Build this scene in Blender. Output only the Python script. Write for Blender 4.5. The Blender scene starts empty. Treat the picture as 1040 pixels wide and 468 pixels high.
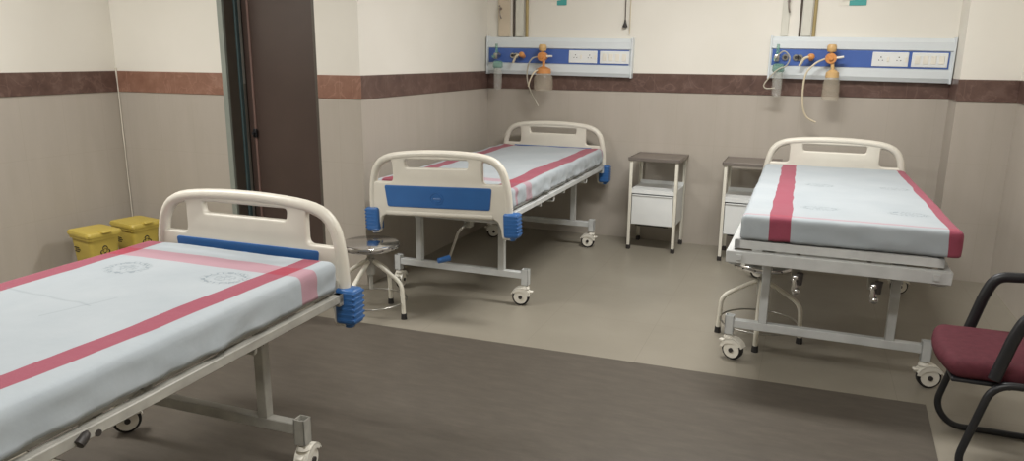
import bpy, bmesh, math, random
from mathutils import Vector, Matrix, noise
random.seed(7)
PI = math.pi
S = bpy.context.scene
COL = S.collection

# ------------------------------------------------------------------ materials
def new_mat(name):
    m = bpy.data.materials.new(name); m.use_nodes = True
    nt = m.node_tree; b = nt.nodes['Principled BSDF']
    return m, nt, b
def N(nt, t, **k):
    n = nt.nodes.new(t)
    for a, v in k.items():
        if a.startswith('i_'): n.inputs[a[2:].replace('_', ' ')].default_value = v
        else: setattr(n, a, v)
    return n
def ramp(nt, stops, fac):
    r = nt.nodes.new('ShaderNodeValToRGB')
    while len(r.color_ramp.elements) < len(stops): r.color_ramp.elements.new(0.5)
    for e, (p, c) in zip(r.color_ramp.elements, stops):
        e.position = p; e.color = (c[0], c[1], c[2], 1)
    nt.links.new(fac, r.inputs[0]); return r.outputs[0]
def srgb(r, g, b):
    f = lambda c: (c/255/12.92) if c/255 <= .04045 else ((c/255+.055)/1.055)**2.4
    return (f(r), f(g), f(b))
def mathn(nt, op, a, b=None, clamp=False):
    n = nt.nodes.new('ShaderNodeMath'); n.operation = op; n.use_clamp = clamp
    for i, v in enumerate((a, b)):
        if v is None: continue
        if isinstance(v, (int, float)): n.inputs[i].default_value = v
        else: nt.links.new(v, n.inputs[i])
    return n.outputs[0]
def mixc(nt, fac, a, b):
    n = nt.nodes.new('ShaderNodeMix'); n.data_type = 'RGBA'
    if isinstance(fac, (int, float)): n.inputs[0].default_value = fac
    else: nt.links.new(fac, n.inputs[0])
    for i, v in ((6, a), (7, b)):
        if isinstance(v, tuple): n.inputs[i].default_value = (v[0], v[1], v[2], 1)
        else: nt.links.new(v, n.inputs[i])
    return n.outputs[2]
def bump(nt, b, h, strength=.1, dist=.01):
    n = N(nt, 'ShaderNodeBump'); n.inputs['Strength'].default_value = strength; n.inputs['Distance'].default_value = dist
    nt.links.new(h, n.inputs['Height']); nt.links.new(n.outputs[0], b.inputs['Normal'])
def objco(nt): return N(nt, 'ShaderNodeTexCoord').outputs['Object']
def noisef(nt, co, scale, detail=3, rough=.5):
    n = N(nt, 'ShaderNodeTexNoise'); n.inputs['Scale'].default_value = scale; n.inputs['Detail'].default_value = detail
    n.inputs['Roughness'].default_value = rough; nt.links.new(co, n.inputs['Vector']); return n.outputs['Fac']

def plain(name, c, rough=.5, metal=0, var=.06, scale=6, spec=.5, bumps=0, trans=0, alpha=1):
    m, nt, b = new_mat(name)
    f = noisef(nt, objco(nt), scale)
    lo = tuple(x*(1-var) for x in c); hi = tuple(min(1, x*(1+var)) for x in c)
    nt.links.new(ramp(nt, [(.3, lo), (.7, hi)], f), b.inputs['Base Color'])
    b.inputs['Roughness'].default_value = rough; b.inputs['Metallic'].default_value = metal
    b.inputs['Specular IOR Level'].default_value = spec
    if trans: b.inputs['Transmission Weight'].default_value = trans
    if alpha < 1: b.inputs['Alpha'].default_value = alpha
    if bumps: bump(nt, b, noisef(nt, objco(nt), 60, 4), bumps, .003)
    return m

def line_mask(nt, comp, period, width, off=0):
    # 1 on thin joint lines repeated along one coordinate
    a = mathn(nt, 'ADD', comp, off + 100*period)
    a = mathn(nt, 'DIVIDE', a, period); a = mathn(nt, 'FRACT', a)
    a = mathn(nt, 'SUBTRACT', a, .5); a = mathn(nt, 'ABSOLUTE', a)
    return mathn(nt, 'GREATER_THAN', a, .5 - width/period/2)

def wall_mat(name, horiz):
    """paint above 1.30 m, glazed beige wall tile below; horiz = 'X' or 'Y' axis along the wall"""
    m, nt, b = new_mat(name)
    co = objco(nt); sp = N(nt, 'ShaderNodeSeparateXYZ'); nt.links.new(co, sp.inputs[0])
    h = sp.outputs[horiz]; z = sp.outputs['Z']
    up = mathn(nt, 'GREATER_THAN', z, 1.30)
    paint = ramp(nt, [(.3, srgb(223, 219, 208)), (.7, srgb(230, 226, 216))], noisef(nt, co, 1.3, 4))
    st = N(nt, 'ShaderNodeMapping'); nt.links.new(co, st.inputs[0]); st.inputs['Scale'].default_value = (5, 5, .8)
    tile = ramp(nt, [(.25, srgb(172, 164, 152)), (.5, srgb(176, 168, 157)), (.8, srgb(180, 172, 161))], noisef(nt, st.outputs[0], 1.6, 5, .6))
    lv = line_mask(nt, h, .305, .003, .06); lh = line_mask(nt, z, .4093, .003, 0)
    ln = mathn(nt, 'MAXIMUM', lv, lh)
    tile = mixc(nt, mathn(nt, 'MULTIPLY', ln, .22), tile, srgb(150, 138, 118))
    nt.links.new(mixc(nt, up, tile, paint), b.inputs['Base Color'])
    r = mathn(nt, 'ADD', mathn(nt, 'MULTIPLY', up, .35), .38)
    nt.links.new(r, b.inputs['Roughness']); b.inputs['Specular IOR Level'].default_value = .45
    bump(nt, b, noisef(nt, co, 3, 2), .05, .01)
    return m

def marble(name, c1, c2, c3):
    m, nt, b = new_mat(name); co = objco(nt)
    n1 = noisef(nt, co, 9, 8, .65)
    base = ramp(nt, [(.3, c1), (.52, c2), (.75, c3)], n1)
    n2 = N(nt, 'ShaderNodeTexNoise'); n2.inputs['Scale'].default_value = 5; n2.inputs['Detail'].default_value = 9
    n2.inputs['Distortion'].default_value = 1.4; nt.links.new(co, n2.inputs['Vector'])
    v = mathn(nt, 'ABSOLUTE', mathn(nt, 'SUBTRACT', n2.outputs['Fac'], .5))
    v = mathn(nt, 'SUBTRACT', 1, mathn(nt, 'MULTIPLY', v, 38), True)
    vein = tuple(min(1, x*1.9+.04) for x in c3)
    col = mixc(nt, mathn(nt, 'MULTIPLY', v, .16), base, vein)
    sp = N(nt, 'ShaderNodeSeparateXYZ'); nt.links.new(co, sp.inputs[0])
    s = mathn(nt, 'ADD', sp.outputs['X'], sp.outputs['Y'])
    col = mixc(nt, mathn(nt, 'MULTIPLY', line_mask(nt, s, .455, .004, .1), .6), col, c3)
    nt.links.new(col, b.inputs['Base Color']); b.inputs['Roughness'].default_value = .3
    return m

def floor_mat():
    m, nt, b = new_mat('beige_floor_tile'); co = objco(nt)
    sp = N(nt, 'ShaderNodeSeparateXYZ'); nt.links.new(co, sp.inputs[0])
    c = ramp(nt, [(.25, srgb(135, 129, 116)), (.55, srgb(141, 135, 122)), (.8, srgb(147, 141, 128))], noisef(nt, co, 2.3, 6, .6))
    f = noisef(nt, co, 45, 3)
    c = mixc(nt, mathn(nt, 'MULTIPLY', f, .12), c, srgb(120, 112, 98))
    ln = mathn(nt, 'MAXIMUM', line_mask(nt, sp.outputs['X'], .6, .003, .1), line_mask(nt, sp.outputs['Y'], .6, .003, .15))
    c = mixc(nt, mathn(nt, 'MULTIPLY', ln, .4), c, srgb(112, 105, 92))
    nt.links.new(c, b.inputs['Base Color'])
    b.inputs['Roughness'].default_value = .36; b.inputs['Specular IOR Level'].default_value = .4
    return m

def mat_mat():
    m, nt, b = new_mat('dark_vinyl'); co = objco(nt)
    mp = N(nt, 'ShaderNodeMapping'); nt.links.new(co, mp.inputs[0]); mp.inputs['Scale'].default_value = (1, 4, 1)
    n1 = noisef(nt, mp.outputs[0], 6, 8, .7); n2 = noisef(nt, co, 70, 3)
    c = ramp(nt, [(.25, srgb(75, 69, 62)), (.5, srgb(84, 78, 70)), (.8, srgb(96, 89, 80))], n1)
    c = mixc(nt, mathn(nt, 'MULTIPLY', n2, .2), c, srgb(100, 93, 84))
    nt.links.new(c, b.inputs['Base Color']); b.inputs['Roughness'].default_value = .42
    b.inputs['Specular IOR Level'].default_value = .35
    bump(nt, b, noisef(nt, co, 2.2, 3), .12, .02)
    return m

def sheet_mat(name, stripes_u, stripes_v, prints, creases=()):
    """white cotton with woven crimson stripes along (u ranges) and across (v ranges: lo, hi, strength)"""
    m, nt, b = new_mat(name); co = objco(nt)
    wob = noisef(nt, co, 3.0, 2)
    sp = N(nt, 'ShaderNodeSeparateXYZ'); nt.links.new(co, sp.inputs[0])
    w = mathn(nt, 'MULTIPLY', mathn(nt, 'SUBTRACT', wob, .5), .035)
    u = mathn(nt, 'ADD', sp.outputs['X'], w); v = mathn(nt, 'ADD', sp.outputs['Y'], w)
    white = ramp(nt, [(.3, srgb(160, 168, 173)), (.7, srgb(169, 176, 180))], noisef(nt, co, 4, 4))
    thread = noisef(nt, co, 220, 2)
    col = white
    def band(x, lo, hi): return mathn(nt, 'MULTIPLY', mathn(nt, 'GREATER_THAN', x, lo), mathn(nt, 'LESS_THAN', x, hi))
    mu = None
    for st in stripes_u:
        uu = u if len(st) < 3 else mathn(nt, 'ADD', u, mathn(nt, 'MULTIPLY', mathn(nt, 'SUBTRACT', .8, v), st[2]))
        k = band(uu, st[0], st[1]); mu = k if mu is None else mathn(nt, 'MAXIMUM', mu, k)
    mv = None
    for lo, hi, st in stripes_v:
        k = mathn(nt, 'MULTIPLY', band(v, lo, hi), st); mv = k if mv is None else mathn(nt, 'MAXIMUM', mv, k)
    red = mixc(nt, mathn(nt, 'MULTIPLY', thread, .35), srgb(140, 42, 66), srgb(160, 88, 106))
    deep = srgb(158, 16, 44)
    if mv is not None:
        col = mixc(nt, mv, col, srgb(172, 100, 116))
    col = mixc(nt, mathn(nt, 'MULTIPLY', mu, .93), col, red)
    if mv is not None:
        col = mixc(nt, mathn(nt, 'MULTIPLY', mathn(nt, 'MULTIPLY', mu, mv), .8), col, deep)
    for (px, py, rx, ry) in prints:
        dx = mathn(nt, 'DIVIDE', mathn(nt, 'SUBTRACT', sp.outputs['X'], px), rx)
        dy = mathn(nt, 'DIVIDE', mathn(nt, 'SUBTRACT', sp.outputs['Y'], py), ry)
        r = mathn(nt, 'SQRT', mathn(nt, 'ADD', mathn(nt, 'MULTIPLY', dx, dx), mathn(nt, 'MULTIPLY', dy, dy)))
        ring = mathn(nt, 'SUBTRACT', 1, mathn(nt, 'MULTIPLY', mathn(nt, 'ABSOLUTE', mathn(nt, 'SUBTRACT', r, .8)), 4), True)
        inner = mathn(nt, 'MULTIPLY', mathn(nt, 'LESS_THAN', r, .45), .5)
        vor = N(nt, 'ShaderNodeTexVoronoi'); vor.feature = 'DISTANCE_TO_EDGE'; vor.inputs['Scale'].default_value = 55; nt.links.new(co, vor.inputs['Vector'])
        scrib = mathn(nt, 'LESS_THAN', vor.outputs['Distance'], .12)
        k = mathn(nt, 'MULTIPLY', mathn(nt, 'MAXIMUM', ring, inner), mathn(nt, 'MULTIPLY', scrib, .75))
        col = mixc(nt, k, col, srgb(110, 122, 128))
    for (ax, ay, bx, by, wd) in creases:      # faint cloth creases, their shading painted in as grey streaks
        L = math.hypot(bx-ax, by-ay); tx, ty = (bx-ax)/L, (by-ay)/L
        dx = mathn(nt, 'SUBTRACT', sp.outputs['X'], ax); dy = mathn(nt, 'SUBTRACT', sp.outputs['Y'], ay)
        al = mathn(nt, 'ADD', mathn(nt, 'MULTIPLY', dx, tx), mathn(nt, 'MULTIPLY', dy, ty))
        ac = mathn(nt, 'ADD', mathn(nt, 'MULTIPLY', dx, -ty), mathn(nt, 'MULTIPLY', dy, tx))
        ac = mathn(nt, 'ADD', ac, mathn(nt, 'MULTIPLY', mathn(nt, 'SUBTRACT', noisef(nt, co, 9, 1), .5), .03))
        k = mathn(nt, 'SUBTRACT', 1, mathn(nt, 'DIVIDE', mathn(nt, 'ABSOLUTE', ac), wd), True)
        k = mathn(nt, 'MULTIPLY', k, band(al, 0, L))
        col = mixc(nt, mathn(nt, 'MULTIPLY', k, .3), col, srgb(110, 122, 130))
    nt.links.new(col, b.inputs['Base Color'])
    b.inputs['Roughness'].default_value = .85; b.inputs['Specular IOR Level'].default_value = .2
    b.inputs['Sheen Weight'].default_value = .15
    bump(nt, b, noisef(nt, co, 9, 4), .25, .012)
    return m

M = {}
M['wallX'] = wall_mat('wall_tile_and_paint_along_x', 'X')
M['wallY'] = wall_mat('wall_tile_and_paint_along_y', 'Y')
M['marble'] = marble('maroon_marble', srgb(82, 62, 56), srgb(98, 76, 68), srgb(116, 95, 87))
M['marble_red'] = marble('russet_marble', srgb(128, 92, 76), srgb(142, 105, 88), srgb(158, 124, 107))
M['floor'] = floor_mat(); M['mat'] = mat_mat()
M['ceiling'] = plain('ceiling_paint', srgb(222, 220, 212), .9)
M['abs'] = plain('cream_moulded_plastic', srgb(212, 207, 194), .38, var=.03)
M['blue'] = plain('blue_moulded_plastic', srgb(50, 98, 156), .35, var=.05)
M['enamel'] = plain('grey_white_enamel', srgb(196, 198, 196), .35, var=.07, scale=12)
M['enamel_worn'] = plain('worn_enamel', srgb(160, 158, 150), .42, var=.16, scale=14)
M['cream_enamel'] = plain('cream_enamel', srgb(226, 222, 208), .35, var=.04)
M['white_enamel'] = plain('white_enamel', srgb(226, 228, 226), .35, var=.03)
M['steel'] = plain('brushed_steel', srgb(178, 176, 170), .28, metal=1, var=.08)
M['steel_dull'] = plain('dull_steel_sheet', srgb(150, 142, 136), .42, metal=.8, var=.1)
M['chrome'] = plain('chrome', srgb(205, 205, 205), .12, metal=1, var=.03)
M['rubber'] = plain('black_rubber', srgb(36, 34, 34), .6, var=.2)
M['black'] = plain('black_plastic', srgb(28, 29, 32), .42, var=.1)
M['dark'] = plain('dark_iron', srgb(50, 46, 44), .5, var=.2)
M['white_plastic'] = plain('white_plastic', srgb(228, 224, 212), .35, var=.03)
M['maroon'] = plain('maroon_upholstery', srgb(84, 38, 46), .8, var=.12, scale=40, bumps=.3, spec=.25)
M['yellow'] = plain('yellow_bin_plastic', srgb(190, 168, 78), .45, var=.05)
M['ink'] = plain('black_print', srgb(45, 40, 25), .6)
M['door'] = plain('dark_brown_laminate', srgb(74, 60, 54), .35, var=.08, scale=3)
M['door_edge'] = plain('reddish_lipping', srgb(120, 96, 88), .4, var=.08)
M['frame_dark'] = plain('brown_painted_steel', srgb(84, 78, 70), .4, var=.08)
M['frame_grey'] = plain('grey_green_painted_steel', srgb(136, 142, 134), .4, var=.06)
M['frame_teal'] = plain('teal_grey_painted_steel', srgb(74, 92, 94), .4, var=.08)
M['alu'] = plain('white_coated_aluminium', srgb(214, 220, 222), .32, var=.02)
M['panel_blue'] = plain('royal_blue_strip', srgb(70, 100, 168), .35, var=.04)
M['switch'] = plain('switch_plate_plastic', srgb(226, 228, 226), .3, var=.02)
M['orange'] = plain('orange_plastic', srgb(202, 138, 78), .4, var=.08)
M['amber'] = plain('pale_orange_plastic', srgb(204, 168, 114), .4, var=.08)
M['green'] = plain('clear_green_plastic', srgb(128, 176, 160), .15, trans=.35, var=.06, alpha=.6)
M['clear'] = plain('clear_plastic', srgb(222, 222, 214), .12, trans=.2, var=.02, alpha=.3)
M['clear_warm'] = plain('smoky_clear_plastic', srgb(215, 205, 185), .12, trans=.2, var=.02, alpha=.34)
M['tube'] = plain('pale_rubber_tube', srgb(206, 194, 168), .4, var=.05)
M['tube_grey'] = plain('grey_translucent_tube', srgb(172, 166, 150), .35, var=.05)
M['conduit_dark'] = plain('dark_cable', srgb(72, 62, 52), .5)
M['conduit_olive'] = plain('ochre_copper_pipe', srgb(160, 142, 96), .4, var=.08)
M['conduit_light'] = plain('light_conduit', srgb(206, 204, 192), .5)
M['conduit_pink'] = plain('old_beige_conduit', srgb(204, 190, 168), .6, var=.06)
M['teal'] = plain('teal_sticker', srgb(70, 160, 156), .5, var=.1)
M['sealant'] = plain('white_sealant', srgb(216, 210, 196), .5)
M['foam'] = plain('mattress_cover', srgb(150, 152, 150), .7)

# ------------------------------------------------------------------ mesh helpers
def obj(name, bm, mat, parent=None, smooth=None, loc=None):
    bmesh.ops.recalc_face_normals(bm, faces=bm.faces[:])
    me = bpy.data.meshes.new(name); bm.to_mesh(me); bm.free()
    for m in (mat if isinstance(mat, (list, tuple)) else [mat]): me.materials.append(m)
    if smooth is not None:
        for p in me.polygons: p.use_smooth = True
        try: me.set_sharp_from_angle(angle=math.radians(smooth))
        except Exception: pass
    o = bpy.data.objects.new(name, me); COL.objects.link(o)
    if parent: o.parent = parent
    if loc: o.location = loc
    return o
def tag(o, label=None, cat=None, group=None, kind=None):
    if label: o['label'] = label
    if cat: o['category'] = cat
    if group: o['group'] = group
    if kind: o['kind'] = kind
    return o
def thing(name, label, cat, loc=(0, 0, 0), rz=0, group=None):
    o = bpy.data.objects.new(name, None); COL.objects.link(o); o.empty_display_size = .1
    o.location = loc; o.rotation_euler = (0, 0, rz)
    return tag(o, label, cat, group)
def nb(): return bmesh.new()
def box(bm, lo, hi, bev=0, seg=2, mi=0, M4=None):
    r = bmesh.ops.create_cube(bm, size=1)
    c = [(a+b)/2 for a, b in zip(lo, hi)]; s = [abs(b-a) for a, b in zip(lo, hi)]
    vs = r['verts']
    for v in vs: v.co = Vector((v.co.x*s[0]+c[0], v.co.y*s[1]+c[1], v.co.z*s[2]+c[2]))
    fs = list({f for v in vs for f in v.link_faces})
    if bev:
        es = list({e for f in fs for e in f.edges})
        rr = bmesh.ops.bevel(bm, geom=es, offset=bev, segments=seg, profile=.5, affect='EDGES')
        fs = list(set([f for f in fs if f.is_valid] + rr['faces'])); vs = list({v for f in fs for v in f.verts})
    for f in fs: f.material_index = mi
    if M4: bmesh.ops.transform(bm, matrix=M4, verts=vs)
    return vs
def cyl(bm, a, b, r, r2=None, seg=20, mi=0, caps=True):
    a, b = Vector(a), Vector(b); d = b-a
    q = d.to_track_quat('Z', 'Y').to_matrix().to_4x4()
    rr = bmesh.ops.create_cone(bm, cap_ends=caps, cap_tris=False, segments=seg, radius1=r, radius2=r if r2 is None else r2, depth=d.length)
    bmesh.ops.transform(bm, matrix=Matrix.Translation((a+b)/2) @ q, verts=rr['verts'])
    for f in {f for v in rr['verts'] for f in v.link_faces}: f.material_index = mi
    return rr['verts']
def sphere(bm, c, r, sc=(1, 1, 1), u=18, v=12, mi=0):
    rr = bmesh.ops.create_uvsphere(bm, u_segments=u, v_segments=v, radius=r)
    for w in rr['verts']: w.co = Vector((w.co.x*sc[0]+c[0], w.co.y*sc[1]+c[1], w.co.z*sc[2]+c[2]))
    for f in {f for w in rr['verts'] for f in w.link_faces}: f.material_index = mi
def fillet(pts, rad, n=6, closed=False):
    """round the corners of a polyline"""
    P = [Vector(p) for p in pts]; out = []
    L = len(P)
    for i, p in enumerate(P):
        if not closed and i in (0, L-1): out.append(p); continue
        a, b = P[i-1], P[(i+1) % L]
        r = rad[i] if isinstance(rad, (list, tuple)) else rad
        da, db = (a-p), (b-p); r_ = min(r, da.length*.49, db.length*.49)
        if r_ < 1e-4: out.append(p); continue
        s, e = p+da.normalized()*r_, p+db.normalized()*r_
        for k in range(n+1):
            t = k/n; out.append(s*(1-t)**2 + p*2*t*(1-t) + e*t*t)
    return out
def tube(bm, pts, r, seg=12, closed=False, caps=True, mi=0, flat=1.0):
    P = [Vector(p) for p in pts]; n = len(P); rings = []
    up = None
    for i, p in enumerate(P):
        if closed: t = (P[(i+1) % n]-P[i-1])
        else: t = (P[min(i+1, n-1)]-P[max(i-1, 0)])
        t.normalize()
        if up is None:
            up = Vector((0, 0, 1)) if abs(t.z) < .9 else Vector((0, 1, 0))
        s = t.cross(up)
        if s.length < 1e-3: s = t.cross(Vector((1, 0, 0)))
        s.normalize(); up = s.cross(t).normalized()
        rr = r[i] if isinstance(r, (list, tuple)) else r
        rings.append([bm.verts.new(p + s*math.cos(2*PI*k/seg)*rr + up*math.sin(2*PI*k/seg)*rr*flat) for k in range(seg)])
    m = n if closed else n-1
    for i in range(m):
        A, B = rings[i], rings[(i+1) % n]
        off = 0
        if closed and i == n-1:
            off = min(range(seg), key=lambda o: (A[0].co-B[o].co).length)
        for k in range(seg):
            f = bm.faces.new((A[k], A[(k+1) % seg], B[(k+1+off) % seg], B[(k+off) % seg])); f.material_index = mi
    if caps and not closed:
        bm.faces.new(rings[0][::-1]).material_index = mi; bm.faces.new(rings[-1]).material_index = mi
def sq(bm, a, b, w, h=None, mi=0, bev=.003):
    """square section tube from a to b (w across, h the other way)"""
    a, b = Vector(a), Vector(b); d = b-a; h = h or w
    up = Vector((0, 0, 1)) if abs(d.normalized().z) < .9 else Vector((0, 1, 0))
    x = d.cross(up).normalized(); y = x.cross(d).normalized()
    R = Matrix((x, y, d.normalized())).transposed().to_4x4()
    box(bm, (-w/2, -h/2, -d.length/2), (w/2, h/2, d.length/2), bev, 1, mi, Matrix.Translation((a+b)/2) @ R)
def lathe(bm, prof, seg=28, mi=0, origin=(0, 0, 0)):
    o = Vector(origin); rings = []
    for r, z in prof:
        if r < 1e-5: rings.append([bm.verts.new(o+Vector((0, 0, z)))])
        else: rings.append([bm.verts.new(o+Vector((r*math.cos(2*PI*k/seg), r*math.sin(2*PI*k/seg), z))) for k in range(seg)])
    for A, B in zip(rings, rings[1:]):
        for k in range(seg):
            k2 = (k+1) % seg
            if len(A) == 1 and len(B) == 1: continue
            if len(A) == 1: f = bm.faces.new((A[0], B[k], B[k2]))
            elif len(B) == 1: f = bm.faces.new((A[k], B[0], A[k2]))
            else: f = bm.faces.new((A[k], A[k2], B[k2], B[k]))
            f.material_index = mi
def poly_prism(outer, holes, depth, bevel, res=2):
    """rounded flat board with holes in the XZ plane, centred on y=0; returns a bmesh"""
    cu = bpy.data.curves.new('tmp', 'CURVE'); cu.dimensions = '2D'; cu.fill_mode = 'BOTH'
    for loop in [outer]+holes:
        s = cu.splines.new('POLY'); s.points.add(len(loop)-1)
        for p, (x, y) in zip(s.points, loop): p.co = (x, y, 0, 1)
        s.use_cyclic_u = True
    cu.extrude = depth/2-bevel; cu.bevel_depth = bevel; cu.bevel_resolution = res; cu.offset = -bevel
    o = bpy.data.objects.new('tmp', cu); COL.objects.link(o)
    dg = bpy.context.evaluated_depsgraph_get(); me = bpy.data.meshes.new_from_object(o.evaluated_get(dg))
    bm = nb(); bm.from_mesh(me)
    bpy.data.objects.remove(o); bpy.data.curves.remove(cu); bpy.data.meshes.remove(me)
    bmesh.ops.remove_doubles(bm, verts=bm.verts[:], dist=1e-5)
    bmesh.ops.transform(bm, matrix=Matrix.Rotation(PI/2, 4, 'X'), verts=bm.verts[:])
    return bm
def round_loop(pts, r, n=5):
    return [(p.x, p.y) for p in fillet([(a, b, 0) for a, b in pts], r, n, True)]
def copy_tree(o, parent=None):
    c = o.copy(); COL.objects.link(c)
    if parent: c.parent = parent
    for ch in list(o.children): copy_tree(ch, c)
    return c

# ------------------------------------------------------------------ room
YB, YL, XS, XL, XR = 6.08, 4.057, -2.633, -4.707, 1.275
ZC, YF = 2.85, -2.2
def struct(name, bm, mat, parent=None, smooth=None):
    o = obj(name, bm, mat, parent, smooth)
    if parent is None: o['kind'] = 'structure'
    return o
b = nb(); box(b, (XL-.2, YF-.2, -.12), (XR+.2, YB+.2, 0)); struct('floor', b, M['floor'])
b = nb(); box(b, (XL-.2, YF-.2, ZC), (XR+.2, YB+.2, ZC+.12)); struct('ceiling', b, M['ceiling'])
b = nb(); box(b, (XL-.2, YF, 0), (XL, YL, ZC)); struct('wall_left', b, M['wallY'])
DX0, DX1, DZ = -3.715, -2.955, 2.12           # doorway
b = nb(); box(b, (XL-.2, YL, 0), (DX0, YL+.24, ZC)); box(b, (DX1, YL, 0), (XS-.001, YL+.24, ZC)); box(b, (DX0, YL, DZ), (DX1, YL+.24, ZC))
struct('wall_door_side', b, M['wallX'])
b = nb(); box(b, (XS-.24, YL+.001, 0), (XS, YB, ZC)); struct('wall_alcove', b, M['wallY'])
b = nb(); box(b, (XS-.24, YB, 0), (XR+.2, YB+.2, ZC)); struct('wall_back', b, M['wallX'])
b = nb(); box(b, (.925, 5.77, 0), (XR+.01, YB, ZC)); struct('wall_column', b, M['wallX'])
b = nb(); box(b, (XR, YF, 0), (XR+.2, YB, ZC)); struct('wall_right', b, M['wallY'])
b = nb(); box(b, (XL-.2, YF-.2, 0), (XR+.2, YF, ZC)); struct('wall_front', b, M['wallX'])
ZB0, ZB1, T = 1.228, 1.377, .006
n = [0]
def trim(lo, hi, mat):
    n[0] += 1; b = nb(); box(b, lo, hi, .0015, 1); struct('trim_%d' % n[0], b, mat)
trim((XL, YF, ZB0), (XL+T, YL-T, ZB1), M['marble'])
trim((XL, YL-T, ZB0), (DX0-.002, YL, ZB1), M['marble_red'])
trim((DX1+.002, YL-T, ZB0), (XS+T, YL, ZB1), M['marble_red'])
trim((XS, YL+.0005, ZB0), (XS+T, YB-T, ZB1), M['marble'])
trim((XS, YB-T, ZB0), (.925-T, YB, ZB1), M['marble'])
trim((.925-T, 5.77-T, ZB0), (.925, YB, ZB1), M['marble'])
trim((.925, 5.77-T, ZB0), (XR-T, 5.77, ZB1), M['marble'])
trim((XR-T, YF, ZB0), (XR, 5.77, ZB1), M['marble'])
# ragged sealant line in the corner by the bins
b = nb(); pts = [(XL+.006, YL-.008, z) for z in (1.40, 1.37)]
pts += [(XL+.008+.012*max(0, noise.noise(Vector((0, 0, k*.7)))), YL-.008, 1.3-k*.07) for k in range(19)]
tube(b, pts, [.007]*2+[.004+.003*abs(noise.noise(Vector((k*.9, 3, 0)))) for k in range(19)], 8)
struct('trim_9', b, M['sealant'], smooth=60)

# doorway: steel frame, leaf
dr = bpy.data.objects.new('door_1', None); COL.objects.link(dr); dr.location = (DX0, YL, 0); dr['kind'] = 'structure'
def dpart(name, boxes, mat, bev=.002):
    b = nb()
    for lo, hi in boxes: box(b, (lo[0]-DX0, lo[1]-YL, lo[2]), (hi[0]-DX0, hi[1]-YL, hi[2]), bev, 1)
    return obj(name, b, mat, dr)
dpart('door_frame', [((DX0-.012, YL-.010, 0), (DX0+.030, YL+.012, DZ)), ((DX0-.012, YL-.010, DZ-.03), (DX1+.004, YL+.012, DZ+.012))], M['frame_grey'])
dpart('jamb', [((DX0, YL+.012, 0), (DX0+.03, YL+.105, DZ)), ((DX1-.03, YL+.012, 0), (DX1, YL+.105, DZ)), ((DX0+.03, YL+.012, DZ-.03), (DX1-.03, YL+.105, DZ))], M['frame_dark'])
dpart('door_stop', [((DX0, YL+.105, 0), (DX0+.042, YL+.135, DZ)), ((DX1-.042, YL+.105, 0), (DX1, YL+.135, DZ))], M['frame_teal'])
leaf = dpart('door_leaf', [((DX1-.093, YL+.158, .01), (DX1-.085, YL+.170, DZ-.02)), ((DX0+.045, YL+.165, .01), (DX1-.012, YL+.205, DZ-.02)), ((DX0+.11, YL+.160, .02), (DX1-.10, YL+.167, DZ-.06))], M['door'])
b = nb(); box(b, (.095, .150, .01), (.112, .168, DZ-.03), .003, 1); obj('lipping', b, M['door_edge'], leaf)
b = nb(); box(b, (.092, .135, .93), (.122, .152, .99), .004, 2); cyl(b, (.107, .14, .96), (.107, .115, .96), .009); obj('latch', b, M['black'], leaf, 40)
b = nb(); box(b, (DX0, YL+.206, 0), (DX1, YL+.24, DZ)); bb = obj('backing', b, M['frame_dark']); bb.parent = dr; bb.location = (-DX0, -YL, 0)

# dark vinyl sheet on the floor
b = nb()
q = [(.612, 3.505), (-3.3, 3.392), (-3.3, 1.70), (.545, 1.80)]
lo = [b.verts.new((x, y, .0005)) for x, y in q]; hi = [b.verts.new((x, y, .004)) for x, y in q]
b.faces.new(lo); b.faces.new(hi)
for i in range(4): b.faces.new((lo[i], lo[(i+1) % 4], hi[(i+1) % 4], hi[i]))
tag(obj('floor_mat', b, M['mat']), 'large dark grey-brown sheet lying over the beige floor tiles in the middle of the ward', 'floor mat')

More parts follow.
